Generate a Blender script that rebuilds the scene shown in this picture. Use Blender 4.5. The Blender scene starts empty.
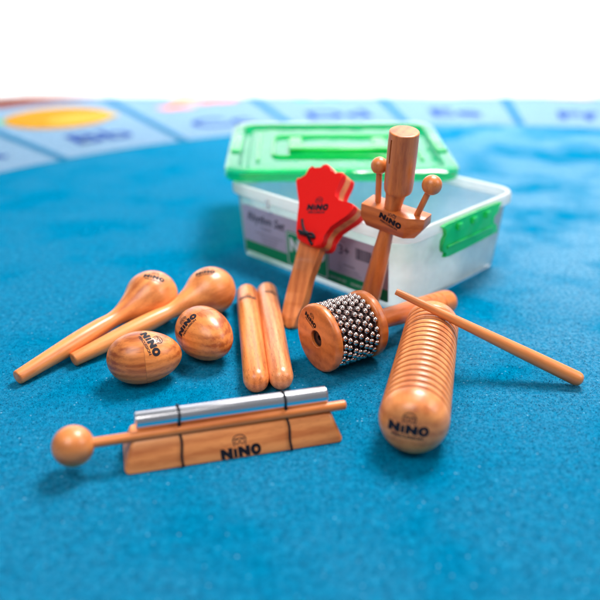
import bpy, bmesh, math, random
from mathutils import Vector, Matrix
from mathutils.bvhtree import BVHTree
from mathutils.geometry import tessellate_polygon
random.seed(5)
S = bpy.context.scene
COL = S.collection
R = math.radians
V = Vector
# ------------------------------------------------------------------ camera
H = 0.42; PITCH = R(25.3); F = 740.0; PX0 = 300.0; PY0 = 300.0
cd = bpy.data.cameras.new('camera'); cam = bpy.data.objects.new('camera', cd); COL.objects.link(cam)
cam.location = (0, 0, H); cam.rotation_euler = (R(90) - PITCH, 0, 0)
cd.sensor_width = 36; cd.lens = 36 * F / 600; cd.clip_start = 0.01; cd.clip_end = 100
cd.dof.use_dof = True; cd.dof.focus_distance = 0.79; cd.dof.aperture_fstop = 2.3
S.camera = cam
CP = V((0, 0, H))
RIGHT = V((1, 0, 0)); FWD = V((0, math.cos(PITCH), -math.sin(PITCH))); UP = RIGHT.cross(FWD)
def ray(px, py):
    return (FWD + RIGHT * ((px - PX0) / F) + UP * ((PY0 - py) / F)).normalized()
def at(px, py, z=0.0):            # where something of height z seen at that spot stands in the place
    d = ray(px, py); return CP + d * ((z - H) / d.z)
def onplane(px, py, o, n):
    d = ray(px, py); return CP + d * ((o - CP).dot(n) / d.dot(n))

# ------------------------------------------------------------------ materials
def mat(name):
    m = bpy.data.materials.new(name); m.use_nodes = True
    nt = m.node_tree; b = nt.nodes['Principled BSDF']; return m, nt, b
def N(nt, t, **kw):
    n = nt.nodes.new(t)
    for k, v in kw.items():
        if k.startswith('_'): setattr(n, k[1:], v)
        else: n.inputs[k].default_value = v
    return n
def L(nt, a, b): nt.links.new(a, b)
def ramp(nt, stops):
    r = nt.nodes.new('ShaderNodeValToRGB'); e = r.color_ramp.elements
    while len(e) < len(stops): e.new(0.5)
    for k, (p, c) in enumerate(stops):
        e[k].position = p; e[k].color = (c[0], c[1], c[2], 1)
    return r
def plain(name, col, rough=0.5, metal=0, spec=0.5, coat=0):
    m, nt, b = mat(name)
    b.inputs['Base Color'].default_value = (*col, 1); b.inputs['Roughness'].default_value = rough
    b.inputs['Metallic'].default_value = metal; b.inputs['Specular IOR Level'].default_value = spec
    b.inputs['Coat Weight'].default_value = coat
    return m
def wood(name, light, dark, scale=1.0, seed=0.0, rings=0.14, rough=0.38, pore=0.35):
    """lacquered beech: growth bands, a long soft grain and short dark pores along local z"""
    m, nt, b = mat(name)
    tc = N(nt, 'ShaderNodeTexCoord')
    mp = N(nt, 'ShaderNodeMapping'); mp.inputs['Location'].default_value = (seed, seed * 0.7, seed * 1.3)
    mp.inputs['Scale'].default_value = (1, 1, 0.10)
    L(nt, tc.outputs['Object'], mp.inputs['Vector'])
    n1 = N(nt, 'ShaderNodeTexNoise', Scale=55 * scale, Detail=5, Roughness=0.6)
    L(nt, mp.outputs[0], n1.inputs['Vector'])
    mp3 = N(nt, 'ShaderNodeMapping'); mp3.inputs['Location'].default_value = (0.031 + seed, 0.012, seed)
    mp3.inputs['Rotation'].default_value = (0.10, 0.16, 0); mp3.inputs['Scale'].default_value = (1, 1, 0.22)
    L(nt, tc.outputs['Object'], mp3.inputs['Vector'])
    wv = N(nt, 'ShaderNodeTexWave', _wave_type='BANDS', _bands_direction='X', Scale=38 * scale, Distortion=2.5, Detail=2)
    wv.inputs['Detail Scale'].default_value = 8
    L(nt, mp3.outputs[0], wv.inputs['Vector'])
    mp2 = N(nt, 'ShaderNodeMapping'); mp2.inputs['Scale'].default_value = (1, 1, 0.12)
    L(nt, tc.outputs['Object'], mp2.inputs['Vector'])
    n2 = N(nt, 'ShaderNodeTexNoise', Scale=900, Detail=1)
    L(nt, mp2.outputs[0], n2.inputs['Vector'])
    pr = ramp(nt, [(0.60, (0, 0, 0)), (0.72, (1, 1, 1))]); L(nt, n2.outputs[0], pr.inputs[0])
    ad = N(nt, 'ShaderNodeMath', _operation='MULTIPLY_ADD'); ad.inputs[1].default_value = rings
    L(nt, wv.outputs[1], ad.inputs[0]); L(nt, n1.outputs[0], ad.inputs[2])
    lo = [c for c in dark]; hi = [c for c in light]; mid = [(a * 0.6 + c * 0.4) for a, c in zip(hi, lo)]
    cr = ramp(nt, [(0.40, hi), (0.58, mid), (0.78, lo)]); L(nt, ad.outputs[0], cr.inputs[0])
    mx = N(nt, 'ShaderNodeMix', _data_type='RGBA', _blend_type='MULTIPLY')
    mx.inputs[7].default_value = (0.55, 0.38, 0.28, 1)
    sc = N(nt, 'ShaderNodeMath', _operation='MULTIPLY'); sc.inputs[1].default_value = pore
    L(nt, pr.outputs[0], sc.inputs[0]); L(nt, sc.outputs[0], mx.inputs[0]); L(nt, cr.outputs[0], mx.inputs[6])
    L(nt, mx.outputs[2], b.inputs['Base Color'])
    b.inputs['Roughness'].default_value = rough
    b.inputs['Coat Weight'].default_value = 0.35; b.inputs['Coat Roughness'].default_value = 0.22
    bp = N(nt, 'ShaderNodeBump', Strength=0.12, Distance=0.0004); L(nt, n2.outputs[0], bp.inputs['Height']); L(nt, bp.outputs[0], b.inputs['Normal'])
    return m
BEECH = ((0.72, 0.300, 0.090), (0.42, 0.135, 0.034))
W_MAR = wood('maraca_beech', (0.906, 0.335, 0.093), (0.521, 0.126, 0.027), 0.8, 0.3, pore=.25)
W_EGG = wood('egg_beech', (0.886, 0.305, 0.069), (0.437, 0.092, 0.016), 1.0, 1.7, pore=.35, rings=.22)
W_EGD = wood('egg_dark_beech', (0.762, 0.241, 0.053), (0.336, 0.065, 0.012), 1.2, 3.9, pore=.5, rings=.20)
W_CLA = wood('clave_wood', (0.927, 0.321, 0.083), (0.420, 0.092, 0.018), 1.3, 2.9, pore=.8)
W_CLP = wood('clave_pale_wood', (0.927, 0.382, 0.144), (0.504, 0.135, 0.041), 1.3, 4.9, pore=.8)
W_STK = wood('stick_wood', (0.783, 0.231, 0.051), (0.454, 0.098, 0.018), 0.9, 5.1, pore=.3)
W_CAB = wood('cabasa_wood', (0.824, 0.235, 0.049), (0.462, 0.095, 0.016), 0.7, 6.1, pore=.2)
W_GUI = wood('guiro_wood', (0.948, 0.339, 0.101), (0.554, 0.139, 0.032), 0.8, 7.3, pore=.2)
W_GRV = wood('groove_raw_shade_wood', (.46, .150, .040), (.30, .085, .020), 1.0, 7.3, pore=.3, rough=.7)
W_BAR = wood('chime_base_wood', (0.948, 0.347, 0.104), (0.538, 0.133, 0.030), 0.8, 8.3, pore=.3)
W_PAD = wood('paddle_wood', (0.865, 0.305, 0.089), (0.470, 0.113, 0.027), 0.8, 9.3, pore=.25)
W_BALL = wood('mallet_wood', (0.865, 0.295, 0.079), (0.538, 0.139, 0.030), 0.6, 3.3, pore=.15)
INK = plain('black_ink', (0.010, 0.010, 0.020), 0.6, spec=.3)
BLACK = plain('black_elastic', (0.007, 0.008, 0.014), 0.75, spec=.25)
RED = plain('red_paint', (0.78, 0.006, 0.004), 0.45, spec=.25)
CHROME = plain('steel_bead', (0.66, 0.56, 0.53), 0.16, 1)
DKMETAL = plain('dark_metal', (0.07, 0.045, 0.045), 0.45, 0.8)
def alu():
    m, nt, b = mat('brushed_aluminium')
    tc = N(nt, 'ShaderNodeTexCoord'); mp = N(nt, 'ShaderNodeMapping'); mp.inputs['Scale'].default_value = (1, 1, .02)
    n = N(nt, 'ShaderNodeTexNoise', Scale=1500, Detail=2); L(nt, tc.outputs['Object'], mp.inputs[0]); L(nt, mp.outputs[0], n.inputs[0])
    r = ramp(nt, [(0.3, (.16,) * 3), (0.7, (.27,) * 3)]); L(nt, n.outputs[0], r.inputs[0]); L(nt, r.outputs[0], b.inputs['Roughness'])
    b.inputs['Base Color'].default_value = (.83, .82, .86, 1); b.inputs['Metallic'].default_value = 1
    return m
ALU = alu()
def plastic(name, col, opac, rough=0.3, transl=0.5, gloss=.34, wob=.5):
    """semi-clear moulded polypropylene: part see-through, part milky"""
    m, nt, b = mat(name)
    b.inputs['Base Color'].default_value = (*col, 1); b.inputs['Roughness'].default_value = rough
    tr = N(nt, 'ShaderNodeBsdfTransparent'); tr.inputs[0].default_value = (*[min(1, 0.35 + c * 0.75) for c in col], 1)
    tl = N(nt, 'ShaderNodeBsdfTranslucent'); tl.inputs[0].default_value = (*col, 1)
    m1 = N(nt, 'ShaderNodeMixShader'); m1.inputs[0].default_value = transl; L(nt, b.outputs[0], m1.inputs[1]); L(nt, tl.outputs[0], m1.inputs[2])
    gl = N(nt, 'ShaderNodeBsdfGlossy', Roughness=rough * .6)
    tcn = N(nt, 'ShaderNodeTexCoord'); no = N(nt, 'ShaderNodeTexNoise', Scale=35, Detail=2); L(nt, tcn.outputs['Object'], no.inputs[0])
    mr = N(nt, 'ShaderNodeMapRange'); mr.inputs[3].default_value = opac - .16; mr.inputs[4].default_value = min(1, opac + .16); L(nt, no.outputs[0], mr.inputs[0])
    m2 = N(nt, 'ShaderNodeMixShader'); L(nt, mr.outputs[0], m2.inputs[0]); L(nt, tr.outputs[0], m2.inputs[1]); L(nt, m1.outputs[0], m2.inputs[2])
    fr = N(nt, 'ShaderNodeLayerWeight', Blend=gloss)
    bu = N(nt, 'ShaderNodeTexNoise', Scale=26, Detail=1); L(nt, tcn.outputs['Object'], bu.inputs[0])
    bpn = N(nt, 'ShaderNodeBump', Strength=wob, Distance=.004); L(nt, bu.outputs[0], bpn.inputs['Height'])
    L(nt, bpn.outputs[0], gl.inputs['Normal']); L(nt, bpn.outputs[0], b.inputs['Normal'])
    m3 = N(nt, 'ShaderNodeMixShader'); L(nt, fr.outputs[0], m3.inputs[0]); L(nt, m2.outputs[0], m3.inputs[1]); L(nt, gl.outputs[0], m3.inputs[2])
    L(nt, m3.outputs[0], nt.nodes['Material Output'].inputs[0])
    return m
CLEAR = plastic('milky_clear_plastic', (0.95, 1.0, 1.0), 0.40, 0.3, .5, .10, .05)
RIMP = plastic('milky_rim_plastic', (0.97, 1.0, 1.0), 0.85, 0.3, .5, .16, .05)
GREEN = plastic('green_lid_plastic', (0.0, 0.88, 0.38), 0.44, 0.10, 0.6, .32, .8)
GREEN2 = plastic('green_handle_plastic', (0.0, 0.90, 0.16), 0.80, 0.16, 0.55)
GREEN3 = plastic('green_latch_plastic', (0.01, 0.92, 0.24), 0.86, 0.2, 0.5)
LAB = plain('label_paper', (0.52, 0.44, 0.56), 0.5)
LABG = plain('label_green_ink', (0.005, 0.27, 0.09), 0.5)
LABW = plain('label_white_ink', (0.78, 0.80, 0.82), 0.5)
LABK = plain('label_dark_ink', (0.05, 0.04, 0.07), 0.5)
LABS = plain('label_grey_ink', (0.10, 0.08, 0.13), 0.5)

def rug_mat():
    m, nt, b = mat('blue_carpet_pile')
    tc = N(nt, 'ShaderNodeTexCoord')
    big = N(nt, 'ShaderNodeTexNoise', Scale=7, Detail=4); L(nt, tc.outputs['Object'], big.inputs[0])
    med = N(nt, 'ShaderNodeTexNoise', Scale=120, Detail=4, Roughness=.7); L(nt, tc.outputs['Object'], med.inputs[0])
    fin = N(nt, 'ShaderNodeTexNoise', Scale=650, Detail=3, Roughness=.8); L(nt, tc.outputs['Object'], fin.inputs[0])
    c1 = ramp(nt, [(.36, (0.0, .125, .255)), (.50, (0.0, .205, .400)), (.64, (0.0, .295, .520))])
    a = N(nt, 'ShaderNodeMath', _operation='ADD'); a.inputs[1].default_value = 0
    mm = N(nt, 'ShaderNodeMix', _data_type='FLOAT'); mm.inputs[0].default_value = .55
    L(nt, med.outputs[0], mm.inputs[2]); L(nt, fin.outputs[0], mm.inputs[3]); L(nt, mm.outputs[0], c1.inputs[0])
    # worn pale fuzz patches, with grazing window sheen painted into their colour
    wear_sheen = ramp(nt, [(.38, (0, 0, 0)), (.56, (1, 1, 1))]); L(nt, big.outputs[0], wear_sheen.inputs[0])
    sx = N(nt, 'ShaderNodeSeparateXYZ'); L(nt, tc.outputs['Object'], sx.inputs[0])
    gx = N(nt, 'ShaderNodeMapRange'); gx.inputs[1].default_value = .0; gx.inputs[2].default_value = .45; L(nt, sx.outputs[0], gx.inputs[0])
    gy = N(nt, 'ShaderNodeMapRange'); gy.inputs[1].default_value = .55; gy.inputs[2].default_value = 1.0; L(nt, sx.outputs[1], gy.inputs[0])
    g = N(nt, 'ShaderNodeMath', _operation='MULTIPLY'); L(nt, gx.outputs[0], g.inputs[0]); L(nt, gy.outputs[0], g.inputs[1])
    g1 = N(nt, 'ShaderNodeMath', _operation='MULTIPLY_ADD'); g1.inputs[1].default_value = .8; g1.inputs[2].default_value = .10; L(nt, g.outputs[0], g1.inputs[0])
    g2 = N(nt, 'ShaderNodeMath', _operation='MULTIPLY'); L(nt, g1.outputs[0], g2.inputs[0]); L(nt, wear_sheen.outputs[0], g2.inputs[1])
    fz = N(nt, 'ShaderNodeTexNoise', Scale=240, Detail=3, Roughness=.7); L(nt, tc.outputs['Object'], fz.inputs[0])
    fr = ramp(nt, [(.42, (.25,) * 3), (.60, (1, 1, 1))]); L(nt, fz.outputs[0], fr.inputs[0])
    g3 = N(nt, 'ShaderNodeMath', _operation='MULTIPLY'); L(nt, g2.outputs[0], g3.inputs[0]); L(nt, fr.outputs[0], g3.inputs[1])
    mx = N(nt, 'ShaderNodeMix', _data_type='RGBA'); mx.inputs[7].default_value = (.22, .43, .60, 1)
    L(nt, g3.outputs[0], mx.inputs[0]); L(nt, c1.outputs[0], mx.inputs[6])
    # pale lint specks
    vo = N(nt, 'ShaderNodeTexVoronoi', Scale=210); L(nt, tc.outputs['Object'], vo.inputs[0])
    sp = ramp(nt, [(.12, (1, 1, 1)), (.24, (0, 0, 0))]); L(nt, vo.outputs['Distance'], sp.inputs[0])
    vr = ramp(nt, [(.72, (0, 0, 0)), (.90, (1, 1, 1))]); L(nt, vo.outputs['Color'], vr.inputs[0])
    s2 = N(nt, 'ShaderNodeMath', _operation='MULTIPLY'); L(nt, sp.outputs[0], s2.inputs[0]); L(nt, vr.outputs[0], s2.inputs[1])
    s3 = N(nt, 'ShaderNodeMath', _operation='MULTIPLY'); s3.inputs[1].default_value = .75; L(nt, s2.outputs[0], s3.inputs[0])
    mx2 = N(nt, 'ShaderNodeMix', _data_type='RGBA'); mx2.inputs[7].default_value = (.25, .55, .75, 1)
    L(nt, s3.outputs[0], mx2.inputs[0]); L(nt, mx.outputs[2], mx2.inputs[6])
    L(nt, mx2.outputs[2], b.inputs['Base Color'])
    b.inputs['Roughness'].default_value = 1; b.inputs['Specular IOR Level'].default_value = 0
    bp = N(nt, 'ShaderNodeBump', Strength=1, Distance=.003); L(nt, mm.outputs[0], bp.inputs['Height']); L(nt, bp.outputs[0], b.inputs['Normal'])
    return m
def fabric(name, col):
    m, nt, b = mat(name)
    tc = N(nt, 'ShaderNodeTexCoord'); n = N(nt, 'ShaderNodeTexNoise', Scale=90, Detail=4); L(nt, tc.outputs['Object'], n.inputs[0])
    r = ramp(nt, [(.3, [c * .82 for c in col]), (.7, [min(1, c * 1.12) for c in col])]); L(nt, n.outputs[0], r.inputs[0]); L(nt, r.outputs[0], b.inputs['Base Color'])
    b.inputs['Roughness'].default_value = .95; b.inputs['Specular IOR Level'].default_value = .1
    return m

# ------------------------------------------------------------------ mesh helpers
def link(name, bm, m, parent=None, smooth=True, sharp=35):
    bmesh.ops.recalc_face_normals(bm, faces=bm.faces)
    me = bpy.data.meshes.new(name); bm.to_mesh(me); bm.free()
    if smooth:
        me.shade_smooth()
        me.set_sharp_from_angle(angle=R(sharp))
    me.materials.append(m)
    o = bpy.data.objects.new(name, me); COL.objects.link(o); o.parent = parent
    return o
def frame(o, z, x):
    """matrix with its origin at o, z along z, x as near to x as it can be"""
    z = z.normalized(); x = (x - z * x.dot(z)).normalized(); y = z.cross(x)
    M = Matrix.Identity(4)
    for i in range(3): M[i][0] = x[i]; M[i][1] = y[i]; M[i][2] = z[i]; M[i][3] = o[i]
    return M
def thing(name, label, cat, M, group=None):
    o = bpy.data.objects.new(name, None); o.empty_display_size = .02; COL.objects.link(o)
    o.matrix_world = M; o['label'] = label; o['category'] = cat
    if group: o['group'] = group
    return o
def lathe(prof, n=72, bm=None, M=None):
    bm = bm or bmesh.new(); M = M or Matrix.Identity(4); rings = []
    for r, z in prof:
        if r < 1e-6: rings.append([bm.verts.new(M @ V((0, 0, z)))])
        else: rings.append([bm.verts.new(M @ V((r * math.cos(2 * math.pi * i / n), r * math.sin(2 * math.pi * i / n), z))) for i in range(n)])
    for a, b in zip(rings, rings[1:]):
        for i in range(n):
            j = (i + 1) % n
            if len(a) == 1 and len(b) == 1: continue
            if len(a) == 1: bm.faces.new((a[0], b[j], b[i]))
            elif len(b) == 1: bm.faces.new((a[i], a[j], b[0]))
            else: bm.faces.new((a[i], a[j], b[j], b[i]))
    return bm
def spl(pts, k=8, closed=False):
    """Catmull-Rom through the points"""
    P = [V(p) for p in pts]; n = len(P); out = []
    segs = n if closed else n - 1
    for i in range(segs):
        if closed: a, b, c, d = P[(i - 1) % n], P[i], P[(i + 1) % n], P[(i + 2) % n]
        else: a, b, c, d = P[max(i - 1, 0)], P[i], P[i + 1], P[min(i + 2, n - 1)]
        for s in range(k):
            t = s / k
            out.append(0.5 * ((2 * b) + (c - a) * t + (2 * a - 5 * b + 4 * c - d) * t * t + (3 * b - a - 3 * c + d) * t ** 3))
    if not closed: out.append(P[-1].copy())
    return out
def prof(pts, k=6):
    return [(max(p.x, 0), p.y) for p in spl([V((a, b)) for a, b in pts], k)]
def capround(r, z, rb, up, k=6):
    """a rounded end: quarter-round of radius rb on a shaft of radius r whose end is at z"""
    o = []
    for i in range(k + 1):
        a = math.pi / 2 * i / k
        o.append((r - rb + rb * math.cos(a), z + (rb * math.sin(a) - rb) * (1 if up else -1)))
    o = o if up else [(q[0], q[1]) for q in reversed(o)]
    return o + [(0, z)] if up else [(0, z)] + o
def shaft(r0, r1, L_, rb0, rb1):
    return capround(r0, 0, rb0, False) + capround(r1, L_, rb1, True)
def tube(pts, r, n=10, bm=None, closed=False):
    bm = bm or bmesh.new(); P = [V(p) for p in pts]; rings = []; m = len(P)
    up = None
    for i, p in enumerate(P):
        t = (P[(i + 1) % m] - P[(i - 1) % m]) if closed else (P[min(i + 1, m - 1)] - P[max(i - 1, 0)])
        t.normalize()
        if up is None:
            up = V((0, 0, 1)) if abs(t.z) < .9 else V((1, 0, 0))
        up = (up - t * up.dot(t)).normalized(); s = t.cross(up)
        rings.append([bm.verts.new(p + (up * math.cos(2 * math.pi * k / n) + s * math.sin(2 * math.pi * k / n)) * r) for k in range(n)])
    for i in range(m if closed else m - 1):
        a, b = rings[i], rings[(i + 1) % m]
        for k in range(n): bm.faces.new((a[k], a[(k + 1) % n], b[(k + 1) % n], b[k]))
    if not closed:
        bm.faces.new(rings[0][::-1]); bm.faces.new(rings[-1])
    return bm
def prism(poly, z0, z1, bev=0.0, seg=3, bm=None, M=None):
    """extrude a 2-D outline between z0 and z1 with rounded rims"""
    b2 = bmesh.new(); n = len(poly)
    lo = [b2.verts.new((p[0], p[1], z0)) for p in poly]; hi = [b2.verts.new((p[0], p[1], z1)) for p in poly]
    for i in range(n):
        j = (i + 1) % n; b2.faces.new((lo[i], lo[j], hi[j], hi[i]))
    caps = [b2.faces.new(lo[::-1]), b2.faces.new(hi)]
    if bev:
        ed = list({e for f in caps for e in f.edges})
        bmesh.ops.bevel(b2, geom=ed, offset=bev, segments=seg, affect='EDGES', profile=.5, clamp_overlap=True)
    bmesh.ops.triangulate(b2, faces=[f for f in b2.faces if len(f.verts) > 4])
    if M: b2.transform(M)
    if bm is None: return b2
    me = bpy.data.meshes.new('t'); b2.to_mesh(me); b2.free(); bm.from_mesh(me); bpy.data.meshes.remove(me)
    return bm
def boxm(x0, x1, y0, y1, z0, z1, bev=0.0, bm=None, M=None):
    return prism([(x0, y0), (x1, y0), (x1, y1), (x0, y1)], z0, z1, bev, 3, bm, M)
def rrect(w, d, r, k=8, cx=0, cy=0):
    out = []
    for sx, sy, a0 in ((1, 1, 0), (-1, 1, 90), (-1, -1, 180), (1, -1, 270)):
        for i in range(k + 1):
            a = R(a0 + 90 * i / k); out.append((cx + sx * (w / 2 - r) + r * math.cos(a), cy + sy * (d / 2 - r) + r * math.sin(a)))
    return out
def loft(rings, bm=None, cap0=True, cap1=True):
    bm = bm or bmesh.new(); R_ = [[bm.verts.new(p) for p in ring] for ring in rings]; n = len(R_[0])
    for a, b in zip(R_, R_[1:]):
        for i in range(n): bm.faces.new((a[i], a[(i + 1) % n], b[(i + 1) % n], b[i]))
    if cap0: bm.faces.new(R_[0][::-1])
    if cap1: bm.faces.new(R_[-1])
    return bm
def carve(o, cutter_bm):
    """boolean-cut a mesh once and keep the result as plain geometry"""
    me = bpy.data.meshes.new('c'); bmesh.ops.recalc_face_normals(cutter_bm, faces=cutter_bm.faces); cutter_bm.to_mesh(me); cutter_bm.free()
    c = bpy.data.objects.new('c', me); COL.objects.link(c); c.matrix_world = Matrix.Identity(4)
    par = o.parent; o.parent = None
    md = o.modifiers.new('b', 'BOOLEAN'); md.operation = 'DIFFERENCE'; md.object = c; md.solver = 'EXACT'
    dg = bpy.context.evaluated_depsgraph_get(); dg.update()
    nm = bpy.data.meshes.new_from_object(o.evaluated_get(dg)); o.modifiers.clear(); o.data = nm
    o.parent = par; bpy.data.objects.remove(c)
    nm.shade_smooth(); nm.set_sharp_from_angle(angle=R(30))
def textbm(s, size=1.0, bold=0.0, shear=0.0, cx=0, cy=0, sx=1.0):
    cu = bpy.data.curves.new('t', 'FONT'); cu.body = s; cu.size = size; cu.offset = bold * size; cu.shear = shear
    cu.align_x = 'CENTER'; cu.align_y = 'CENTER'; cu.resolution_u = 4
    o = bpy.data.objects.new('t', cu); COL.objects.link(o)
    dg = bpy.context.evaluated_depsgraph_get(); dg.update()
    me = bpy.data.meshes.new_from_object(o.evaluated_get(dg)); bm = bmesh.new(); bm.from_mesh(me)
    bpy.data.objects.remove(o); bpy.data.meshes.remove(me); bpy.data.curves.remove(cu)
    bm.transform(Matrix.Translation((cx, cy, 0)) @ Matrix.Diagonal((sx, 1, 1, 1)))
    return bm
def merge(a, b):
    me = bpy.data.meshes.new('t'); b.to_mesh(me); b.free(); a.from_mesh(me); bpy.data.meshes.remove(me); return a
def ribbon(pts, w, bm, closed=False):
    P = [V((p[0], p[1], 0)) for p in pts]; m = len(P); vs = []
    for i, p in enumerate(P):
        t = (P[(i + 1) % m] - P[(i - 1) % m]) if closed else (P[min(i + 1, m - 1)] - P[max(i - 1, 0)])
        t.normalize(); s = V((-t.y, t.x, 0)) * w / 2
        vs.append((bm.verts.new(p + s), bm.verts.new(p - s)))
    for i in range(m if closed else m - 1):
        a, b = vs[i], vs[(i + 1) % m]; bm.faces.new((a[0], a[1], b[1], b[0]))
    return bm
def logo_bm(w):
    """the printed mark: chunky NiNO, PERCUSSION under it, an arched emblem above; width w"""
    bm = textbm('N', 1.0, .055, cx=-1.15, cy=0, sx=1.10); merge(bm, textbm('N', 1.0, .055, cx=-1.05, cy=0, sx=1.12))
    merge(bm, textbm('i', .90, .05, cx=-.45, cy=-.02, sx=1.25)); merge(bm, textbm('i', .90, .05, cx=-.39, cy=-.02, sx=1.25))
    merge(bm, textbm('N', 1.0, .055, cx=.21, cy=.0, sx=1.10)); merge(bm, textbm('N', 1.0, .055, cx=.31, cy=.0, sx=1.10))
    merge(bm, textbm('O', 1.0, .085, cx=1.16, cy=.0, sx=.90)); merge(bm, textbm('O', 1.0, .085, cx=1.22, cy=.0, sx=.80))
    merge(bm, textbm('PERCUSSION', .38, .03, cx=0, cy=-.64, sx=1.12))
    e = []
    for i in range(13):
        a = math.pi * i / 12; e.append((.52 * math.cos(a), .92 + .42 * math.sin(a)))
    e = [(.44, .50), (.46, .70)] + e + [(-.46, .70), (-.44, .50)]
    ribbon(e, .07, bm)
    for s in (-1, 1):
        ribbon([(s * .20 + .15 * math.cos(a * math.pi / 6), .82 + .19 * math.sin(a * math.pi / 6)) for a in range(12)], .06, bm, True)
    ribbon([(-.52, 1.0), (-.2, 1.08), (.2, 1.08), (.52, 1.0)], .06, bm)
    bm.transform(Matrix.Scale(w / 2.6, 4)); return bm
def chop(bm, lim):
    bmesh.ops.triangulate(bm, faces=bm.faces)
    for _ in range(6):
        es = [e for e in bm.edges if e.calc_length() > lim]
        if not es: break
        bmesh.ops.subdivide_edges(bm, edges=es, cuts=1); bmesh.ops.triangulate(bm, faces=bm.faces)
def wrap_print(root, part, px, py, bm, ang=0.0, name='logo_print', m=None, off=.00018, lim=.0022, stretch=1.0):
    """press a flat print onto the surface of a part, at the spot of it seen at px, py, its base line turned by ang"""
    bpy.context.view_layer.update()
    MW = root.matrix_world @ Matrix.Identity(4)
    tree = BVHTree.FromPolygons([v.co.copy() for v in part.data.vertices], [tuple(p.vertices) for p in part.data.polygons])
    inv = MW.inverted(); o = inv @ CP; d = (inv.to_3x3() @ ray(px, py)).normalized()
    hit, nrm, _, _ = tree.ray_cast(o, d)
    if hit is None: print('PRINT MISSED', root.name, part.name, px, py); bm.free(); return None
    if nrm.dot(d) > 0: nrm = -nrm
    wx = RIGHT * math.cos(R(ang)) + UP * math.sin(R(ang))
    x = inv.to_3x3() @ wx; x = (x - nrm * x.dot(nrm)).normalized(); y = nrm.cross(x)
    chop(bm, lim); bad = []
    for v in bm.verts:
        q = hit + x * v.co.x + y * v.co.y * stretch + nrm * .02
        h, nn, _, _ = tree.ray_cast(q, -nrm)
        if h is None: bad.append(v); continue
        if nn.dot(nrm) < 0: nn = -nn
        v.co = h + nn * off
    if bad: bmesh.ops.delete(bm, geom=bad, context='VERTS')
    return link(name, bm, m or INK, root, smooth=False)

# ------------------------------------------------------------------ setting: rug, floor
RC = V((.40, .625, 0)); R_IN = 1.355; R_OUT = 2.0
def disc_bm(rad, z, n=160, c=RC):
    bm = bmesh.new(); bm.faces.new([bm.verts.new((c.x + rad * math.cos(2 * math.pi * i / n), c.y + rad * math.sin(2 * math.pi * i / n), z)) for i in range(n)]); return bm
def sector_bm(r0, r1, a0, a1, z, k=10):
    bm = bmesh.new(); A = [bm.verts.new((RC.x + r0 * math.cos(a0 + (a1 - a0) * i / k), RC.y + r0 * math.sin(a0 + (a1 - a0) * i / k), z)) for i in range(k + 1)]
    B = [bm.verts.new((RC.x + r1 * math.cos(a0 + (a1 - a0) * i / k), RC.y + r1 * math.sin(a0 + (a1 - a0) * i / k), z)) for i in range(k + 1)]
    for i in range(k): bm.faces.new((A[i], A[i + 1], B[i + 1], B[i]))
    return bm
rug = link('rug', disc_bm(2.16, 0.0), rug_mat(), smooth=False); rug['kind'] = 'structure'
def pile(n):
    rnd = random.Random(11); vs = []; fs = []
    for i in range(n):
        y = .22 + 1.55 * (1 - math.sqrt(1 - rnd.random())); x = (rnd.random() - .5) * (y * 1.0 + .24)
        a = rnd.random() * 6.283; h = .0004 + .0008 * rnd.random(); w = .00024 + .0002 * rnd.random()
        lx = rnd.gauss(.0003, .0012); ly = rnd.gauss(-.0004, .0012); c, t = math.cos(a) * w, math.sin(a) * w; k = len(vs)
        vs += [(x - c, y - t, -.0002), (x + c, y + t, -.0002), (x + lx + c * .5, y + ly + t * .5, h), (x + lx - c * .5, y + ly - t * .5, h)]
        fs.append((k, k + 1, k + 2, k + 3))
    me = bpy.data.meshes.new('pile'); me.from_pydata(vs, [], fs); me.materials.append(rug.data.materials[0])
    o = bpy.data.objects.new('pile', me); COL.objects.link(o); o.parent = rug; o['kind'] = 'stuff'
pile(170000)
# floor under the rug; a plain white backdrop board stands on the rug behind everything
bm = bmesh.new(); profl = [(-2.5, 0), (4.0, 0)]
vs = [(bm.verts.new((-6, y, z - .010)), bm.verts.new((6, y, z - .010))) for y, z in profl]
for a, b in zip(vs, vs[1:]): bm.faces.new((a[0], a[1], b[1], b[0]))
fl = link('floor', bm, fabric('off_white_floor', (.93, .93, .94)), sharp=60); fl['kind'] = 'structure'
bd_ = link('backdrop', boxm(-4, 4, 2.372, 2.40, 0.0004, 2.6, .004), plain('white_backdrop', (.93, .93, .94), .9), sharp=60); bd_['kind'] = 'structure'
PALE = fabric('pale_blue_print', (.17, .29, .42)); NAVY = fabric('navy_letter_print', (.012, .05, .26))
BRICK = fabric('terracotta_rug_border', (.20, .050, .030)); AMBER = fabric('amber_print', (.46, .22, .010))
CORAL = fabric('coral_print', (.75, .22, .12)); LEAFY = fabric('leaf_print', (.10, .42, .10)); YEL = fabric('yellow_print', (.50, .33, .05)); PALER = fabric('paler_print', (.34, .42, .54))
def rchild(name, bm, m):
    o = link(name, bm, m, rug, smooth=False); return o
rchild('border', sector_bm(2.02, 2.158, 0, 2 * math.pi, .001, 160), BRICK)
rchild('print_ring', sector_bm(R_IN, R_OUT + .02, R(-20), R(200), .001, 120), PALE)
step = .300 / R_IN
a_ref = math.atan2(1.78 - RC.y, -.273 - RC.x)          # divider right of the B panel
SEAM = fabric('seam_blue_print', (.01, .15, .30))
letters = {1: 'Aa', 0: 'Bb', -1: 'Cc', -2: 'Dd', -3: 'Ee', -4: 'Ff', -5: 'Gg', 2: 'Zz'}
def onrug(r, a, z): return V((RC.x + r * math.cos(a), RC.y + r * math.sin(a), z))
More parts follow.
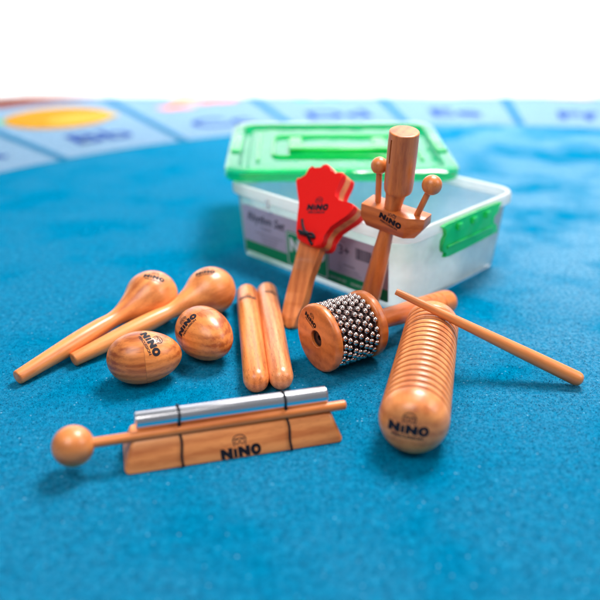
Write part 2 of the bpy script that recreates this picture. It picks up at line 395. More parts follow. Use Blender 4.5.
for k in range(-5, 3):
    a0 = a_ref + k * step
    rchild('panel_seam', sector_bm(R_IN, R_OUT, a0 - .008, a0 + .008, .0022, 2), SEAM)
    am = a0 + step / 2; c = onrug(1.505, am, .0022)
    t = textbm(letters[k], .15, .02); M = Matrix.Translation(c) @ Matrix.Rotation(am - math.pi / 2, 4, 'Z'); t.transform(M)
    rchild('letter', t, NAVY)
def blob(r, a, rad, m, z=.0024, sq=1.0, n=32, wob=0):
    c = onrug(r, a, z); bm = bmesh.new(); rx = V((-math.sin(a), math.cos(a), 0)); ry = V((math.cos(a), math.sin(a), 0))
    bm.faces.new([bm.verts.new(c + (rx * math.cos(2 * math.pi * i / n) + ry * sq * math.sin(2 * math.pi * i / n)) * rad * (1 + wob * math.sin(5 * 2 * math.pi * i / n))) for i in range(n)])
    rchild('picture', bm, m)
aB = a_ref + step / 2
blob(1.79, aB, .145, AMBER); blob(1.74, aB - .03, .10, YEL, .0028, .5); blob(1.83, aB + .085, .022, LEAFY, .003)
aC = aB - step
blob(1.76, aC + .03, .060, CORAL, .0024, .55, wob=.15); blob(1.81, aC - .04, .085, CORAL, .0024, .4, wob=.2); blob(1.78, aC + .0, .03, PALER, .003); blob(1.88, aC, .05, YEL, .0026, .6)
aD = aC - step; blob(1.80, aD, .09, LEAFY, .0024, .6, wob=.2); blob(1.80, aD, .03, YEL, .003)
aE = aD - step; blob(1.78, aE, .085, PALER, .0024, .7); blob(1.78, aE - .07, .05, YEL, .003, .6)
aF = aE - step; blob(1.82, aF, .09, YEL, .0024, .5, wob=.1); blob(1.84, aF - .01, .05, CORAL, .003, .5)
aA = aB + step; blob(1.78, aA, .12, CORAL); blob(1.91, aA, .03, LEAFY, .003)

# ------------------------------------------------------------------ the storage box
XD = V((.7141, -.7000, 0)).normalized(); YD = V((-XD.y, XD.x, 0))
cornL = V((-.092, 1.055, 0)); cornN = V((.1325, .835, 0))
BW, BD, BH = .326, .256, .114
bc = (cornL + cornN) / 2 + YD * (BD / 2 - .010) - XD * .005
MB = Matrix.Identity(4)
for i in range(3): MB[i][0] = XD[i]; MB[i][1] = YD[i]; MB[i][3] = bc[i]
MB[2][3] = .001
box = thing('storage_box', 'open milky clear plastic box with printed label and green side latch', 'box', MB)
bw, bd = BW - .020, BD - .020
def rr(w, d, r, z): return [V((x, y, z)) for x, y in rrect(w, d, r)]
def wl(z): return (bw + .016 * z / BH, bd + .016 * z / BH)
bm = loft([rr(bw - .012, bd - .012, .016, 0), rr(bw - .003, bd - .003, .020, .002), rr(bw, bd, .022, .006), rr(*wl(BH - .016), .026, BH - .016),
           rr(wl(BH)[0] - .0032, wl(BH)[1] - .0032, .025, BH - .012), rr(bw - .004, bd - .004, .020, .007), rr(bw - .014, bd - .014, .014, .0032)])
link('body', bm, CLEAR, box, sharp=40)
w1, d1 = wl(BH)
bm = loft([rr(w1 - .002, d1 - .002, .026, BH - .0155), rr(w1 + .006, d1 + .006, .029, BH - .0165), rr(w1 + .012, d1 + .012, .032, BH - .014), rr(w1 + .0125, d1 + .0125, .032, BH - .004), rr(w1 + .009, d1 + .009, .031, BH - .0005),
           rr(w1 + .003, d1 + .003, .028, BH), rr(w1 - .004, d1 - .004, .025, BH - .001), rr(w1 - .005, d1 - .005, .025, BH - .006), rr(w1 - .004, d1 - .004, .025, BH - .0118)], cap0=False, cap1=False)
boxm(-.075, -.069, -(d1 / 2 + .0085), -(d1 / 2 + .005), BH - .022, BH - .006, .001, bm)
link('rim', bm, RIMP, box, sharp=40)
# printed label on the front wall: local frame u along the wall, v up it
tl_ = math.atan((.016 / 2) / BH)
def wallM(zc):
    y = -(wl(zc)[1] / 2) - .0006
    return Matrix.Translation((0, y, zc)) @ Matrix.Rotation(R(90) + tl_, 4, 'X')
ML = wallM(.048); lw, lh = .272, .074
gh = .018
def flat(bm, z): bm.transform(ML @ Matrix.Translation((0, 0, z))); return bm
bm = bmesh.new(); prism(rrect(lw, lh, .004), -.0002, 0, 0, 1, bm); label = link('label', flat(bm, 0), LAB, box, smooth=False)
def lchild(name, bm, m, z=.0002): return link(name, flat(bm, z), m, label, smooth=False)
def rectbm(x0, x1, y0, y1, bm=None):
    bm = bm or bmesh.new(); bm.faces.new([bm.verts.new((x, y, 0)) for x, y in ((x0, y0), (x1, y0), (x1, y1), (x0, y1))]); return bm
lchild('green_band', rectbm(-lw / 2 + .001, lw / 2 - .001, -lh / 2 + .001, -lh / 2 + gh), LABG)
t = textbm('Rhythm Set', .0185, .022, .25, cx=-.088, cy=.020, sx=.88); lchild('writing', t, LABK)
t = textbm('10 pieces', .0060, .012, cx=-.088, cy=.0075)
for k, (s, w) in enumerate((('percussion for kids and classrooms', 1), ('made of natural wood', 1), ('rhythm instruments', 1), ('incl. storage box', 1))):
    merge(t, textbm(s, .0040, .0, cx=-.082, cy=-.0015 - k * .0048))
lchild('small_writing', t, LABS)
lg = bmesh.new(); prism(rrect(.080, .054, .006), 0, .0001, 0, 1, lg); lg.transform(Matrix.Translation((-.006, -.009, 0))); lchild('green_emblem', lg, LABG, .0003)
t = textbm('NiNO', .0265, .05, cx=-.006, cy=-.003, sx=.98); merge(t, textbm('PERCUSSION', .0080, .01, cx=-.006, cy=-.021))
ribbon(rrect(.075, .049, .005, cx=-.006, cy=-.009), .0014, t, True)
lchild('emblem_writing', t, LABW, .0006)
t = textbm('3+', .019, .015, cx=.062, cy=.016); merge(t, textbm('AGE', .0042, .0, cx=.060, cy=.029))
ribbon([(.051, -.008), (.0545, -.002), (.058, -.008)], .0006, t, True)
merge(t, textbm('WARNING', .0042, .01, cx=.070, cy=-.0045))
for k, s in enumerate(('Not suitable for children', 'under 36 months. Small parts', 'may be swallowed.')): merge(t, textbm(s, .0036, 0, cx=.070, cy=-.0105 - k * .0042))
lchild('age_writing', t, LABS)
t = bmesh.new(); x = .082; random.seed(3)
while x < .108:
    w = random.choice((.0006, .0010, .0016)); rectbm(x, x + w, .010, .026, t); x += w + random.choice((.0006, .0011))
lchild('barcode', t, LABK)
t = textbm('www.ninopercussion.com', .0045, .012, cx=.085, cy=-.0235 + .006 - .005, sx=.9); lchild('web_writing', t, LABK)
lchild('band_writing', textbm('RHYTHM SET     ASSORTMENT', .0050, .0, cx=.07, cy=-.0285), LABW, .0005)
# latch on the right wall (local +x side)
def clip(parent, M, name, m):
    L0 = .060
    poly = [(-L0, .012), (-L0 + .004, .016), (L0 + .004, .016), (L0 + .008, .012), (L0 + .006, .006), (L0 - .004, .003), (L0 - .005, -.005), (L0 + .003, -.008), (L0 + .003, -.014), (L0 - .002, -.017),
            (-L0 + .008, -.019), (-L0 + .004, -.015), (-L0 - .004, -.012), (-L0 - .006, -.006), (-L0 - .003, .001), (-L0 + .003, .005)]
    bm = prism([(p.x, p.y) for p in spl([V(p) for p in poly], 3, True)], 0, .0055, .0016, 3)
    for x0 in (-.036, -.002, .030): boxm(x0, x0 + .010, .006, .0125, .0050, .0095, .0015, bm)
    boxm(-L0 + .004, L0 - .010, -.0095, -.0065, .0050, .0078, .0012, bm)
    bm.transform(M @ Matrix.Diagonal((1, 1.25, 1, 1))); return link(name, bm, m, parent, sharp=40)
ML2 = Matrix.Translation((w1 / 2 + .0066, .002, BH - .024)) @ Matrix.Rotation(R(90), 4, 'Z') @ Matrix.Rotation(R(90), 4, 'X')
ML2 = ML2 @ Matrix.Rotation(R(-4), 4, 'X')
lt = clip(box, ML2, 'latch', GREEN3)

# ------------------------------------------------------------------ the lid lying across the back of the box
pa, pb = at(224, 182, .118), at(461.5, 181, .118)
la = (pb - pa).normalized(); LW = (pb - pa).length; LD = .280
lo_ = (pa + pb) / 2
ln = (V((0, 0, 1)) + V((0, -.045, 0))).normalized(); ly = ln.cross(la)
Mlid = Matrix.Identity(4)
for i in range(3): Mlid[i][0] = la[i]; Mlid[i][1] = ly[i]; Mlid[i][2] = ln[i]; Mlid[i][3] = (lo_ + ly * LD / 2)[i]
lid = thing('box_lid', 'translucent green plastic lid with folded handle, resting on the back rims of the open box', 'lid', Mlid)
bm = loft([rr(LW, LD, .030, 0), rr(LW + .003, LD + .003, .032, .002), rr(LW + .002, LD + .002, .031, .0125), rr(LW - .006, LD - .006, .028, .0155),
           rr(LW - .036, LD - .036, .020, .0150), rr(LW - .042, LD - .042, .018, .006), rr(LW - .060, LD - .060, .014, .006), rr(LW - .066, LD - .066, .012, .010)], cap0=False)
b2 = loft([rr(LW - .004, LD - .004, .028, 0), rr(LW - .006, LD - .006, .028, .0125), rr(LW - .038, LD - .038, .02, .0125), rr(LW - .044, LD - .044, .018, .004), rr(LW - .068, LD - .068, .012, .004)], cap0=False)
merge(bm, b2); link('panel', bm, GREEN, lid, sharp=40)
bm = bmesh.new()
ribp = rrect(.205, .115, .016)
tube([V((x, y, .0115)) for x, y in ribp], .0028, 8, bm, True)
for s in (-1, 1): tube([V((s * .125, -.075, .0112)), V((s * .125, .075, .0112))], .0024, 8, bm)
link('rib', bm, GREEN2, lid)
bm = bmesh.new(); boxm(-.078, .078, -.040, -.016, .011, .020, .003, bm); boxm(-.078, -.056, -.020, .030, .0112, .0185, .003, bm); boxm(.056, .078, -.020, .030, .0112, .0185, .003, bm)
link('handle', bm, GREEN2, lid, sharp=40)
for s in (-1, 1):
    bm = bmesh.new(); boxm(s * (LW / 2 - .012) - .008, s * (LW / 2 - .012) + .008, -.045, .045, .0152, .0185, .0012, bm); link('hinge_bar', bm, GREEN3, lid, sharp=40)

# ------------------------------------------------------------------ maracas
def maraca(a, b, rb, label, seed, logos, m):
    A = at(*a); B = at(*b); ax = B - A; Ls = ax.length; M = frame(A, ax, V((1, 0, 0)) if abs(ax.normalized().x) < .8 else V((0, 1, 0)))
    M = M @ Matrix.Rotation(seed, 4, 'Z')
    t = thing('maraca', label, 'maraca', M, 'maracas')
    p = capround(.0080, 0, .0022, False)[:-1] + prof([(.0080, .0022), (.0092, Ls * .18), (.0108, Ls * .42), (.0104, Ls * .58), (.0092, Ls * .68), (.0115, Ls * .755), (rb * .62, Ls * .86), (rb * .93, Ls - .010), (rb * 1.0, Ls + .002), (rb * .93, Ls + rb * .48), (rb * .68, Ls + rb * .86), (rb * .34, Ls + rb * 1.06), (0, Ls + rb * 1.12)], 8)
    o = link('body', lathe(p), m, t)
    for (px, py, ang, w) in logos: wrap_print(t, o, px, py, logo_bm(w), ang)
    return t
maraca((17, 378, .0085), (150, 297, .0315), .0315, 'leftmost wooden maraca, its handle end reaching farthest left on the rug', .4, [(154, 277, -12, .021)], W_MAR)
maraca((73, 360, .0085), (209, 292, .0315), .0305, 'wooden maraca with its bulb right behind an egg shaker and its handle behind the other', 2.0, [(205, 272, 8, .020)], W_MAR)

# ------------------------------------------------------------------ egg shakers
def egg(px, py, a, b, yaw, label, logo, spin, two=True):
    C = at(px, py, b); ax = V((math.cos(R(yaw)), math.sin(R(yaw)), 0)); M = frame(V((C.x, C.y, 0)), ax, V((0, 0, 1)))
    t = thing('egg_shaker', label, 'egg shaker', M, 'egg shakers')
    M2 = M.inverted() @ frame(C, ax, V((0, 0, 1))) @ Matrix.Rotation(spin, 4, 'Z')
    def rad(u): return b * math.sqrt(max(0, 1 - u * u)) * (1 - .10 * u)
    K = 28
    h1 = [(rad(math.sin(i / K * math.pi / 2 - math.pi / 2)), a * math.sin(i / K * math.pi / 2 - math.pi / 2)) for i in range(K + 1)]
    h2 = [(rad(math.sin(i / K * math.pi / 2)), a * math.sin(i / K * math.pi / 2)) for i in range(K + 1)]
    h1[-1] = (h1[-1][0] - .00012, -.00008); h2[0] = (h2[0][0] - .00012, .00008)
    allp = h1 + h2
    bm = lathe(allp, 80); bm.transform(M2)
    o = link('shell', bm, W_EGG, t)
    if two:
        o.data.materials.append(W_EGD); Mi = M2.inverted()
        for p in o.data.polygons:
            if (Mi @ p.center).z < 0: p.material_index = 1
    wrap_print(t, o, *logo[:2], logo_bm(logo[3]), logo[2])
    bm = lathe([(h1[-1][0] - .0009, -.0002), (b + .00006, -.00016), (b + .00006, .00016), (h1[-1][0] - .0009, .0002)], 80); bm.transform(M2)
    link('seam', bm, plain('egg_seam', (.42, .14, .035), .6), t)
egg(144.5, 357, .0395, .0282, 14, 'wooden egg shaker lying nearest the camera with its seam facing forward', (150.5, 342, -68, .026), .6)
egg(205, 334, .0395, .0295, -52, 'wooden egg shaker seen nearly end-on beside the maraca bulb and the claves', (186, 324, 48, .024), 2.2)

# ------------------------------------------------------------------ claves
def clave(near, far, r, label, m, mark):
    A = at(*near, r); B = at(*far, r); M = frame(A, B - A, V((1, 0, 0)))
    t = thing('clave', label, 'clave', M, 'claves')
    Lc = (B - A).length
    p = [(0, 0), (r * .30, .0004), (r * .62, .0022), (r * .86, .0062), (r, .013), (r, Lc * .3), (r, Lc * .7), (r, Lc - .010), (r * .88, Lc - .0045), (r * .6, Lc - .0012), (0, Lc)]
    o = link('rod', lathe(p), m, t)
    wrap_print(t, o, mark[0], mark[1], logo_bm(mark[2]), mark[3])
clave((257, 386), (246.5, 291), .0137, 'rounded wooden clave of darker orange wood, the left one of the pair', W_CLA, (247.5, 296.5, .017, -3))
clave((282, 383.5), (266.5, 289), .0133, 'rounded wooden clave of paler pinkish wood, the right one of the pair', W_CLP, (271, 292, .013, -30))

# ------------------------------------------------------------------ chime bar
q0, q1 = at(125, 476, 0), at(343.5, 442, 0)
cx_ = (q1 - q0).normalized(); cy_ = V((-cx_.y, cx_.x, 0)); CL = (q1 - q0).length
MC = Matrix.Identity(4)
for i in range(3): MC[i][0] = cx_[i]; MC[i][1] = cy_[i]; MC[i][3] = q0[i]
ch = thing('chime_bar', 'silver chime tube strapped by two black elastics onto a low wooden block', 'chime bar', MC)
# cross-section (y back, z up) lofted along x with slanted ends
def sec(x, e):
    pts = [(0, .001), (.0005, .0035), (.0112, .0243), (.0128, .0255), (.0180, .0255), (.0200, .0240), (.0280, .0240), (.0300, .0255), (.0405, .0255), (.0422, .0243), (.0530, .0035), (.0535, .001), (.0520, 0), (.0015, 0)]
    out = []
    for y, z in pts:
        xx = x + e * (.0078 * z / .0255 + .0) * (1 if True else 0)
        yy = .02675 + (y - .02675); out.append(V((xx, yy, z)))
    return out
def inset(sx, s, e):
    c = V((0, .0268, .014)); return [V((p.x + e * s * .0, c.y + (p.y - c.y) * (1 - s), c.z + (p.z - c.z) * (1 - s))) + V((0, 0, 0)) for p in sx]
rings = []
s0 = sec(0, 1); s1 = sec(CL, -1)
rings.append(inset(s0, .16, 1)); rings.append([p + V((.0009, 0, 0)) for p in inset(s0, .07, 1)]); rings.append([p + V((.0024, 0, 0)) for p in inset(s0, .02, 1)]); rings.append([p + V((.0045, 0, 0)) for p in s0])
rings.append([p - V((.0045, 0, 0)) for p in s1]); rings.append([p - V((.0024, 0, 0)) for p in inset(s1, .02, 1)]); rings.append([p - V((.0009, 0, 0)) for p in inset(s1, .07, 1)]); rings.append(inset(s1, .16, 1))
Rx = Matrix.Rotation(R(90), 4, 'Y')      # so that the wood grain (local z) runs along the block
base = link('block', loft(rings), W_BAR, ch, sharp=30)
def rot_grain(o):                        # turn the mesh's own axes, keep it where it is
    o.data.transform(Rx.inverted()); o.matrix_local = Rx
wrap_print(ch, base, 241, 452, logo_bm(.031), 8)
rot_grain(base)
# tube
ty, tz, tr = .0245, .0392, .0083
ta = MC.inverted() @ onplane(135, 420.5, MC @ V((0, ty, tz)), cy_); tb = MC.inverted() @ onplane(326, 396.5, MC @ V((0, ty, tz)), cy_)
TL = tb.x - ta.x
pr_ = [(.0062, .0)] + [(.0072, 0), (tr, .0010), (tr, TL - .001), (.0072, TL), (.0062, TL), (.0060, TL - .02), (.0, TL - .02)]
bm = lathe([(0, .02), (.006, .02)] + pr_, 64); o = link('chime_tube', bm, ALU, ch)
o.matrix_local = Matrix.Translation((ta.x, ty, tz)) @ Rx
bands = (MC.inverted() @ onplane(182, 450, MC @ V((0, .006, .015)), cy_)).x, (MC.inverted() @ onplane(289, 433, MC @ V((0, .006, .015)), cy_)).x
for bx in bands:
    # saddle of felt that carries the tube
    bm = bmesh.new(); boxm(bx - .0018, bx + .0018, ty - .004, ty + .004, .0232, tz - tr + .0012, .0004, bm); link('felt_pad', bm, plain('dark_felt', (.03, .03, .04), .95), ch)
    path = []
    for i in range(9):
        a = R(-15 + 210 * i / 8 + 0); path.append((ty + (tr + .0012) * math.cos(a), tz + (tr + .0012) * math.sin(a)))
    path = [(.0542, .002), (.0428, .0256)] + path + [(.0150, .0290), (.0118, .0262), (.0104, .0248), (-.0006, .0040), (-.0004, -.0002), (.010, .0006), (.044, .0006), (.0535, -.0002)]
    P3 = [V((bx, y, z)) for y, z in path]; sm = []
    for i, p in enumerate(P3):
        q = P3[(i + 1) % len(P3)]; k = max(1, int((q - p).length / .003))
        for j in range(k): sm.append(p.lerp(q, j / k))
    for i in range(len(sm)): sm[i] = sm[i] + V((.0006 * math.sin(i * .8) + (.0010 if bx == bands[1] else -.0006) * (sm[i].z / .05 - .5) * -2, 0, 0))
    bm = tube(sm, .0011, 8, None, True)
    kn = bmesh.new(); bmesh.ops.create_uvsphere(kn, u_segments=12, v_segments=8, radius=.0017, matrix=Matrix.Translation((bx, .0165, .0345))); merge(bm, kn)
    link('elastic_band', bm, BLACK, ch)
# mallet lying in the groove
my, mz = .0160, .0300
mp0 = onplane(73, 446, MC @ V((0, my, mz)), cy_); mp1 = onplane(345.5, 404.5, MC @ V((0, my, mz)), cy_)
MM = frame(mp0, mp1 - mp0, V((0, 0, 1))); ml = thing('mallet', 'wooden mallet with a round ball head lying along the chime block', 'mallet', MM)
MLn = (mp1 - mp0).length
link('shaft', lathe([(0, .012)] + [(.0046, .012), (.0046, MLn - .001), (.0034, MLn), (0, MLn)], 32), W_STK, ml)
bm = bmesh.new(); bmesh.ops.create_uvsphere(bm, u_segments=64, v_segments=40, radius=.0182); link('ball_head', bm, W_BALL, ml)

# ------------------------------------------------------------------ guiro and its scraper
ga, gb = at(411.5, 431, .0328), at(432, 325.5, .0300)
MG = frame(ga, gb - ga, V((0, 0, 1))); gu = thing('guiro', 'thick wooden guiro with ribbed rings and a smooth rounded end facing the camera', 'guiro', MG)
GL = (gb - ga).length
def grad(z): return .0325 + (.0298 - .0325) * min(1, max(0, (z) / GL))
zs, ze, NR = GL * .105, GL * .985, 18
p = [(0, -.0060), (.0075, -.0056), (.0150, -.0042), (.0220, -.0010), (.0270, .0040), (.0302, .0105), (.0320, .016), (.0326, .022)]
p = [(q[0], q[1]) for q in prof(p, 5)]
p = [(r, z) for r, z in p if z < zs]
for k in range(NR):
    a = zs + (ze - zs) * k / NR; w = (ze - zs) / NR; g = grad(a)
    p += [(g - .0008, a), (g - .0054, a + w * .05), (g - .0054, a + w * .24), (g - .0008, a + w * .30), (g, a + w * .38), (g + .0002, a + w * .70), (g, a + w * .92)]
p += capround(grad(GL), GL + .006, .004, True)
go = link('body', lathe(p, 110), W_GUI, gu, sharp=50)
go.data.materials.append(W_GRV)                    # the sawn grooves are raw, darker wood; the colour also deepens their shade
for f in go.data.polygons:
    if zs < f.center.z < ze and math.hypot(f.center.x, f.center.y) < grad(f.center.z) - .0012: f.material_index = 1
wrap_print(gu, go, 408, 430, logo_bm(.030), -4)
# scraper: lies over the guiro with its thick end on the rug
E = at(581, 380.5, .0082)
best = None
for i in range(200):                       # height at which the stick just touches the ribs where it crosses them
    zt = .055 + i * .0003; T = at(396, 291.5, zt); d = (T - E)
    # nearest distance between stick axis and guiro axis
    w0 = E - ga; u = d.normalized(); v = (gb - ga).normalized(); b_ = u.dot(v); dd = u.dot(w0); ee = v.dot(w0); den = 1 - b_ * b_
    sc_ = (b_ * ee - dd) / den; tc_ = (ee - b_ * dd) / den
    dist = ((E + u * sc_) - (ga + v * tc_)).length
    if T.z > .03 and dist > grad(tc_) + .0052: best = (zt, tc_); break
if best is None: best = (.09, 0)
print('scraper tip z', best, 'guiro length', GL)
T = at(396, 291.5, best[0] + .0003)
scr = thing('scraper_stick', 'plain tapered wooden scraper stick propped across the ribbed guiro, its thick end on the rug', 'scraper', frame(E, T - E, V((0, 0, 1))))
SL = (T - E).length
link('stick', lathe(prof([(0, -.0018), (.0035, -.0014), (.0066, .0008), (.0078, .0045), (.0079, .012), (.0072, SL * .3), (.0056, SL * .6), (.0042, SL * .9), (.0036, SL - .002), (.0028, SL), (0, SL + .0003)], 5), 48), W_BALL, scr)

# ------------------------------------------------------------------ cabasa
RF = .0385
c0 = at(316, 339, RF - .0006); c1 = at(362, 324.3, RF - .0006)
cax = (c1 - c0); CG = cax.length
MK = frame(c0, cax, V((0, 0, 1))); cb = thing('cabasa', 'wooden cabasa lying on its side, wrapped in strands of shiny steel beads', 'cabasa', MK)
tk = .0105
def disc_prof(r, z0, z1, hole, b=.0042):
    return [(hole, z1), (hole, z0 + .0008), (hole + .0008, z0)] + [(r - b + b * math.sin(math.pi / 2 * i / 6), z0 + b - b * math.cos(math.pi / 2 * i / 6)) for i in range(7)] + [(r - b + b * math.cos(math.pi / 2 * i / 6), z1 - b + b * math.sin(math.pi / 2 * i / 6)) for i in range(7)] + [(0, z1)] if not hole == 0 else []
fd = link('front_disc', lathe(disc_prof(RF, 0, tk, .0094), 96), W_CAB, cb)
hp = [(0, .0082), (.0030, .0076), (.0030, .0045), (.0075, .0040), (.0075, .0030), (.0090, .0030), (.0090, .0082), (.0093, .0082)]
link('socket', lathe(hp, 40), DKMETAL, cb)
wrap_print(cb, fd, 310.5, 320, logo_bm(.0185), -20)
zb = CG - .003
link('back_disc', lathe([(0, zb)] + disc_prof(RF, zb, zb + .012, .001)[2:], 96), W_CAB, cb)
link('core', lathe([(0, tk - .001), (.0308, tk - .001), (.0308, zb + .001), (0, zb + .001)], 72), DKMETAL, cb)
RB = .0345; nr = 7; nb = 25; br = .0033
for k in range(nr):
    z = tk + .0032 + (zb - tk - .0064) * k / (nr - 1); bm = bmesh.new(); ring = []
    for i in range(nb):
        a = 2 * math.pi * (i + (.5 if k % 2 else 0)) / nb + random.uniform(-.04, .04)
        c = V((RB * math.cos(a), RB * math.sin(a), z + random.uniform(-.0009, .0009))); ring.append(c)
        bmesh.ops.create_uvsphere(bm, u_segments=16, v_segments=10, radius=br, matrix=Matrix.Translation(c))
    s_ = link('bead_strand', bm, CHROME, cb)
    link('cord', tube([c * 1.0 - V((c.x, c.y, 0)) * .02 for c in ring], .0009, 6, None, True), DKMETAL, s_)
# handle: swells out from the back disc, grooved at its far end
hE = at(446, 302, .0200); hax = (hE - c1); 
h0 = c1 + cax.normalized() * .006; HL = (hE - h0).length
MH = MK.inverted() @ frame(h0, hE - h0, V((0, 0, 1)))
gk = []
hpts = [(.0, 0), (.0150, .0), (.0128, .010), (.0115, HL * .25), (.0128, HL * .5), (.0142, HL * .68)]
pp = prof(hpts[1:], 5)
for k in range(3):
    z = HL * (.72 + .075 * k); rr_ = .0144 + .0004 * k; pp += [(rr_, z), (rr_ - .0012, z + .0012), (rr_ - .0012, z + .0018), (rr_, z + .003)]
pp += prof([(.0155, HL * .93), (.0150, HL + .001), (.0120, HL + .0075), (.007, HL + .0105), (0, HL + .0115)], 5)
bm = lathe([(0, 0)] + pp, 64); bm.transform(MH); link('handle', bm, W_CAB, cb)

# ------------------------------------------------------------------ tone block on a stick with two beaters
sb_, st_ = at(385, 312, .004), at(404.5, 131, .244)
MS = frame(sb_, st_ - sb_, RIGHT * math.cos(R(36)) - V((0, 1, 0)) * math.sin(R(36)))
sk = thing('tone_block_shaker', 'wooden stick with slotted cylinder top and two ball beaters, propped against the box', 'percussion stick', MS)
KL = (st_ - sb_).length
mw = MS @ V((0, 0, 0))
def zat(py):                              # distance up the stick of the point seen at height py
    best_ = 0; e_ = 1e9
    for i in range(400):
        z = KL * i / 399; p_ = MS @ V((0, 0, z)); d = p_ - CP; yy = PY0 - F * d.dot(UP) / d.dot(FWD)
        if abs(yy - py) < e_: e_ = abs(yy - py); best_ = z
    return best_
zy, zc0 = zat(218), zat(191)
Fh = at(366.5, 311, .006); Th = MS @ V((0, 0, zc0 + .012)); Mh = frame(Fh, Th - Fh, RIGHT); HLn = (Th - Fh).length
zyh = HLn * (zy / (zc0 + .012))
bm = lathe(capround(.0126, 0, .003, False)[:-1] + prof([(.0126, .003), (.0121, HLn * .2), (.0106, HLn * .45), (.0082, zyh - .012), (.0086, zyh), (.0108, HLn - .022), (.0134, HLn - .009), (.0134, HLn), (0, HLn + .0001)], 5), 64)
bm.transform(MS.inverted() @ Mh); hd_ = link('handle', bm, W_STK, sk)
tb_ = link('tone_block', lathe([(0, zc0 + .0005), (.0142, zc0 + .0005), (.0151, zc0)] + prof([(.0155, zc0 + .0006), (.0163, zc0 + .004), (.0166, zc0 + .012), (.0166, zc0 + .020)], 5) + [(.0167, KL * .9)] + capround(.0165, KL, .0016, True), 72), W_STK, sk)
# slot and the scooped mouth
inv3 = MS.to_3x3().inverted(); tocam = (inv3 @ (-ray(390, 155))); tocam.z = 0; tocam.normalize()
side = V((0, 0, 1)).cross(tocam)      # local right as seen from the camera
def cutbox(dirv, z0, z1, w, dep):
    Mx = frame(V((0, 0, 0)), V((0, 0, 1)), dirv); return boxm(.0167 - dep, .03, -w / 2, w / 2, z0, z1, 0, None, Mx)
carve(tb_, cutbox((tocam * .62 - side * .78).normalized(), zat(161), KL - .007, .0022, .012))
# yoke
bm = bmesh.new()
plan = [(-.0410, -.0140), (.0220, -.0140), (.0405, -.0040), (.0405, .0140), (-.0410, .0140)]
for x, y in plan: bm.verts.new((x, y, .0118)); bm.verts.new((x, y, -.0020 if x < 0 else .0010))
for x, y in ((-.0330, -.0120), (-.030, .012), (.0190, -.0125), (.0300, -.0040), (.0300, .0120)): bm.verts.new((x, y, -.0128))
bmesh.ops.convex_hull(bm, input=bm.verts)
bmesh.ops.dissolve_limit(bm, angle_limit=R(3), verts=bm.verts, edges=bm.edges)
bmesh.ops.bevel(bm, geom=list(bm.edges), offset=.0009, segments=2, affect='EDGES', profile=.5)
Ry = Matrix.Rotation(R(90), 4, 'Y'); Tz = Matrix.Translation((.001, -.0015, zy)) @ Matrix.Diagonal((.95, 1, 1.14, 1)); bm.transform(Tz)
yk = link('yoke', bm, W_CAB, sk, sharp=30)
wrap_print(sk, yk, 390, 221, logo_bm(.0245), -17)
yk.data.transform(Ry.inverted()); yk.matrix_local = Ry
def beater(px0, py0, px1, py1, r, name='beater'):
    pl_o = MS @ V((0, 0, zy)); pl_n = (MS.to_3x3() @ V((0, 1, 0)))
    A = MS.inverted() @ onplane(px0, py0, pl_o, pl_n); B = MS.inverted() @ onplane(px1, py1, pl_o, pl_n)
    Mb = frame(A, B - A, V((0, 1, 0))); LL = (B - A).length
    bm = lathe([(0, -.010), (.0036, -.010), (.0036, LL * .6), (.0034, LL - r * .8), (0, LL - r * .8)], 24); bm.transform(Mb); bt = link(name, bm, W_STK, sk)
    bm = bmesh.new(); bmesh.ops.create_uvsphere(bm, u_segments=40, v_segments=24, radius=r, matrix=Matrix.Translation(B)); link('ball', bm, W_STK, bt)
beater(378, 204, 379.5, 165.5, .0098)
beater(417, 215, 432, 185, .0112)

# ------------------------------------------------------------------ red hand clapper leaning on the box
nb_ = V((YD.x, YD.y, 0))
hb = at(295, 325, .004)
k0 = nb_.dot(hb); kw = nb_.dot(cornL) - .006
slope = (BH + .002) / (kw - .024 - k0)
rd = ray(327, 166)
# the point of the ray that lies on the leaning plane through the handle's foot
t_ = (slope * (nb_.dot(CP) - k0) + .004 - H) / (rd.z - slope * nb_.dot(rd)); tp = CP + rd * t_
ax = (tp - hb).normalized()
fn = (-nb_ + V((0, 0, 1)) * (1 / slope)); fn = fn - ax * fn.dot(ax); fn.normalize(); uu = ax.cross(fn)
MHn = Matrix.Identity(4)
for i in range(3): MHn[i][0] = uu[i]; MHn[i][1] = ax[i]; MHn[i][2] = fn[i]; MHn[i][3] = hb[i]
hc = thing('hand_clapper', 'red hand-shaped wooden clapper on a plain handle, leaning against the front of the box', 'clapper', MHn)
print('clapper', hb, tp, (tp - hb).length)
def pl(points, off):
    o_ = MHn @ V((0, 0, off)); I = MHn.inverted(); return [(q.x, q.y) for q in (I @ onplane(x, y, o_, fn) for x, y in points)]
fpx = [(98, 515), (104, 400), (112, 320), (102, 240), (97, 182), (108, 166), (140, 166), (160, 134), (180, 101), (196, 98), (230, 113), (256, 92), (274, 83), (294, 94), (312, 134),
       (336, 139), (364, 131), (377, 145), (358, 190), (336, 235), (330, 270), (342, 298), (385, 308), (436, 324), (442, 345), (405, 388), (335, 436), (275, 485), (256, 545), (236, 573), (185, 570), (125, 545)]
fpts = [(280 + x / 6, 150 + y / 6) for x, y in fpx]
out = [(p.x, p.y) for p in spl([V(p) for p in pl(fpts, .0150)], 4, True)]
fp = link('red_plate', prism(out, .0052, .0150, .0022, 3), RED, hc, sharp=40)
link('red_plate', prism(out, -.0150, -.0052, .0022, 3), RED, hc, sharp=40)
cen = V((sum(p[0] for p in out) / len(out), sum(p[1] for p in out) / len(out)))
mid = [(cen.x + (p[0] - cen.x) * 1.0, cen.y + (p[1] - cen.y) * 1.0) for p in out]
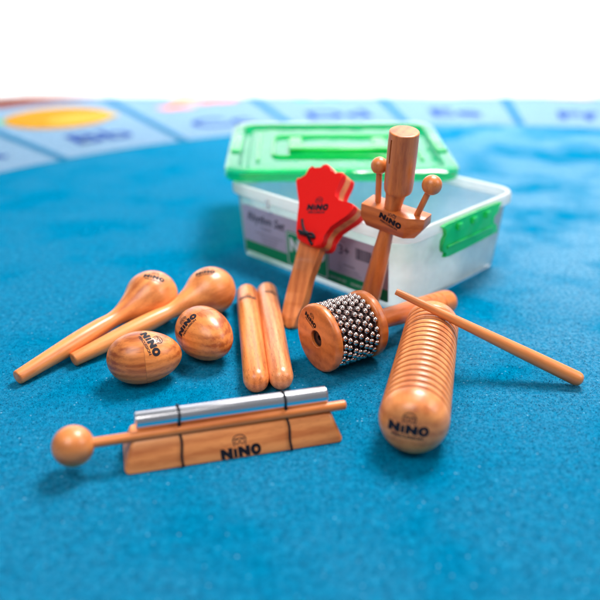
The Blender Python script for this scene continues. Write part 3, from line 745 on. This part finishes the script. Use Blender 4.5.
hpoly = pl([(284, 319), (286, 326), (291, 329), (296, 328), (299, 320), (307, 300), (312, 280), (321, 255), (328, 235), (331, 210), (312, 210), (304, 235), (299, 255), (292.5, 280), (287.5, 300)], .0)
bm = prism([(p.x, p.y) for p in spl([V(p) for p in hpoly], 4, True)], -.0056, .0056, .002, 3); prism(mid, -.0050, .0050, .0008, 2, bm)
RG = Matrix.Rotation(R(-90), 4, 'X')
hh = link('handle', bm, W_PAD, hc, sharp=40); hh.data.transform(RG.inverted()); hh.matrix_local = RG
wrap_print(hc, fp, 317.5, 207.5, logo_bm(.027), -14)
bm = bmesh.new()
def kpx(x, y, off=.0162): q = pl([(280 + x / 6, 150 + y / 6)], off)[0]; return V((q[0], q[1], off))
tube(spl([kpx(132, 415), kpx(136, 450), kpx(150, 490, .0185), kpx(180, 520, .0185), kpx(212, 522)], 5), .0017, 10, bm)
tube(spl([kpx(112, 484), kpx(135, 492, .0180), kpx(160, 500, .020), kpx(172, 530), kpx(192, 568)], 5), .0018, 10, bm)
tube(spl([kpx(120, 500), kpx(150, 505, .0195), kpx(185, 500, .0185), kpx(205, 515)], 5), .0017, 10, bm)
k2 = bmesh.new(); bmesh.ops.create_uvsphere(k2, u_segments=14, v_segments=10, radius=.0036, matrix=Matrix.Translation(kpx(156, 500, .0175))); merge(bm, k2)
link('elastic_knot', bm, BLACK, hc)

# ------------------------------------------------------------------ light
w = bpy.data.worlds.new('World'); S.world = w; w.use_nodes = True
w.node_tree.nodes['Background'].inputs[0].default_value = (.86, .92, 1, 1); w.node_tree.nodes['Background'].inputs[1].default_value = .19
def area(name, loc, aim, size, power, col, sy=None):
    l = bpy.data.lights.new(name, 'AREA'); l.energy = power; l.color = col; l.size = size
    if sy: l.shape = 'RECTANGLE'; l.size_y = sy
    o = bpy.data.objects.new(name, l); COL.objects.link(o); o.location = loc
    o.rotation_euler = (V(aim) - V(loc)).to_track_quat('-Z', 'Y').to_euler(); return o
area('window_light', (.6, 1.55, 1.9), (0, .75, 0), .7, 60, (1, .985, .96), .7)
area('front_fill_light', (-.5, -.1, 1.5), (0, .9, 0), .9, 13, (1, .97, .93))  # added fill lamp at front left, lifts the faces turned to the camera
area('side_fill_light', (1.7, .45, 1.3), (.2, .9, 0), .9, 11, (1, .99, .97))  # added fill lamp at the right, brightens the box's right wall
bl = area('background_light', (0, .75, 1.25), (0, 2.37, .42), 2.6, 16, (1, 1, 1), .3); bl.data.spread = R(50)  # added lamp aimed at the backdrop board to whiten it
S.view_settings.view_transform = 'Standard'; S.view_settings.look = 'None'; S.view_settings.gamma = 1
S.view_settings.exposure = 0.2
S.render.engine = 'CYCLES'
S.cycles.transparent_max_bounces = 24
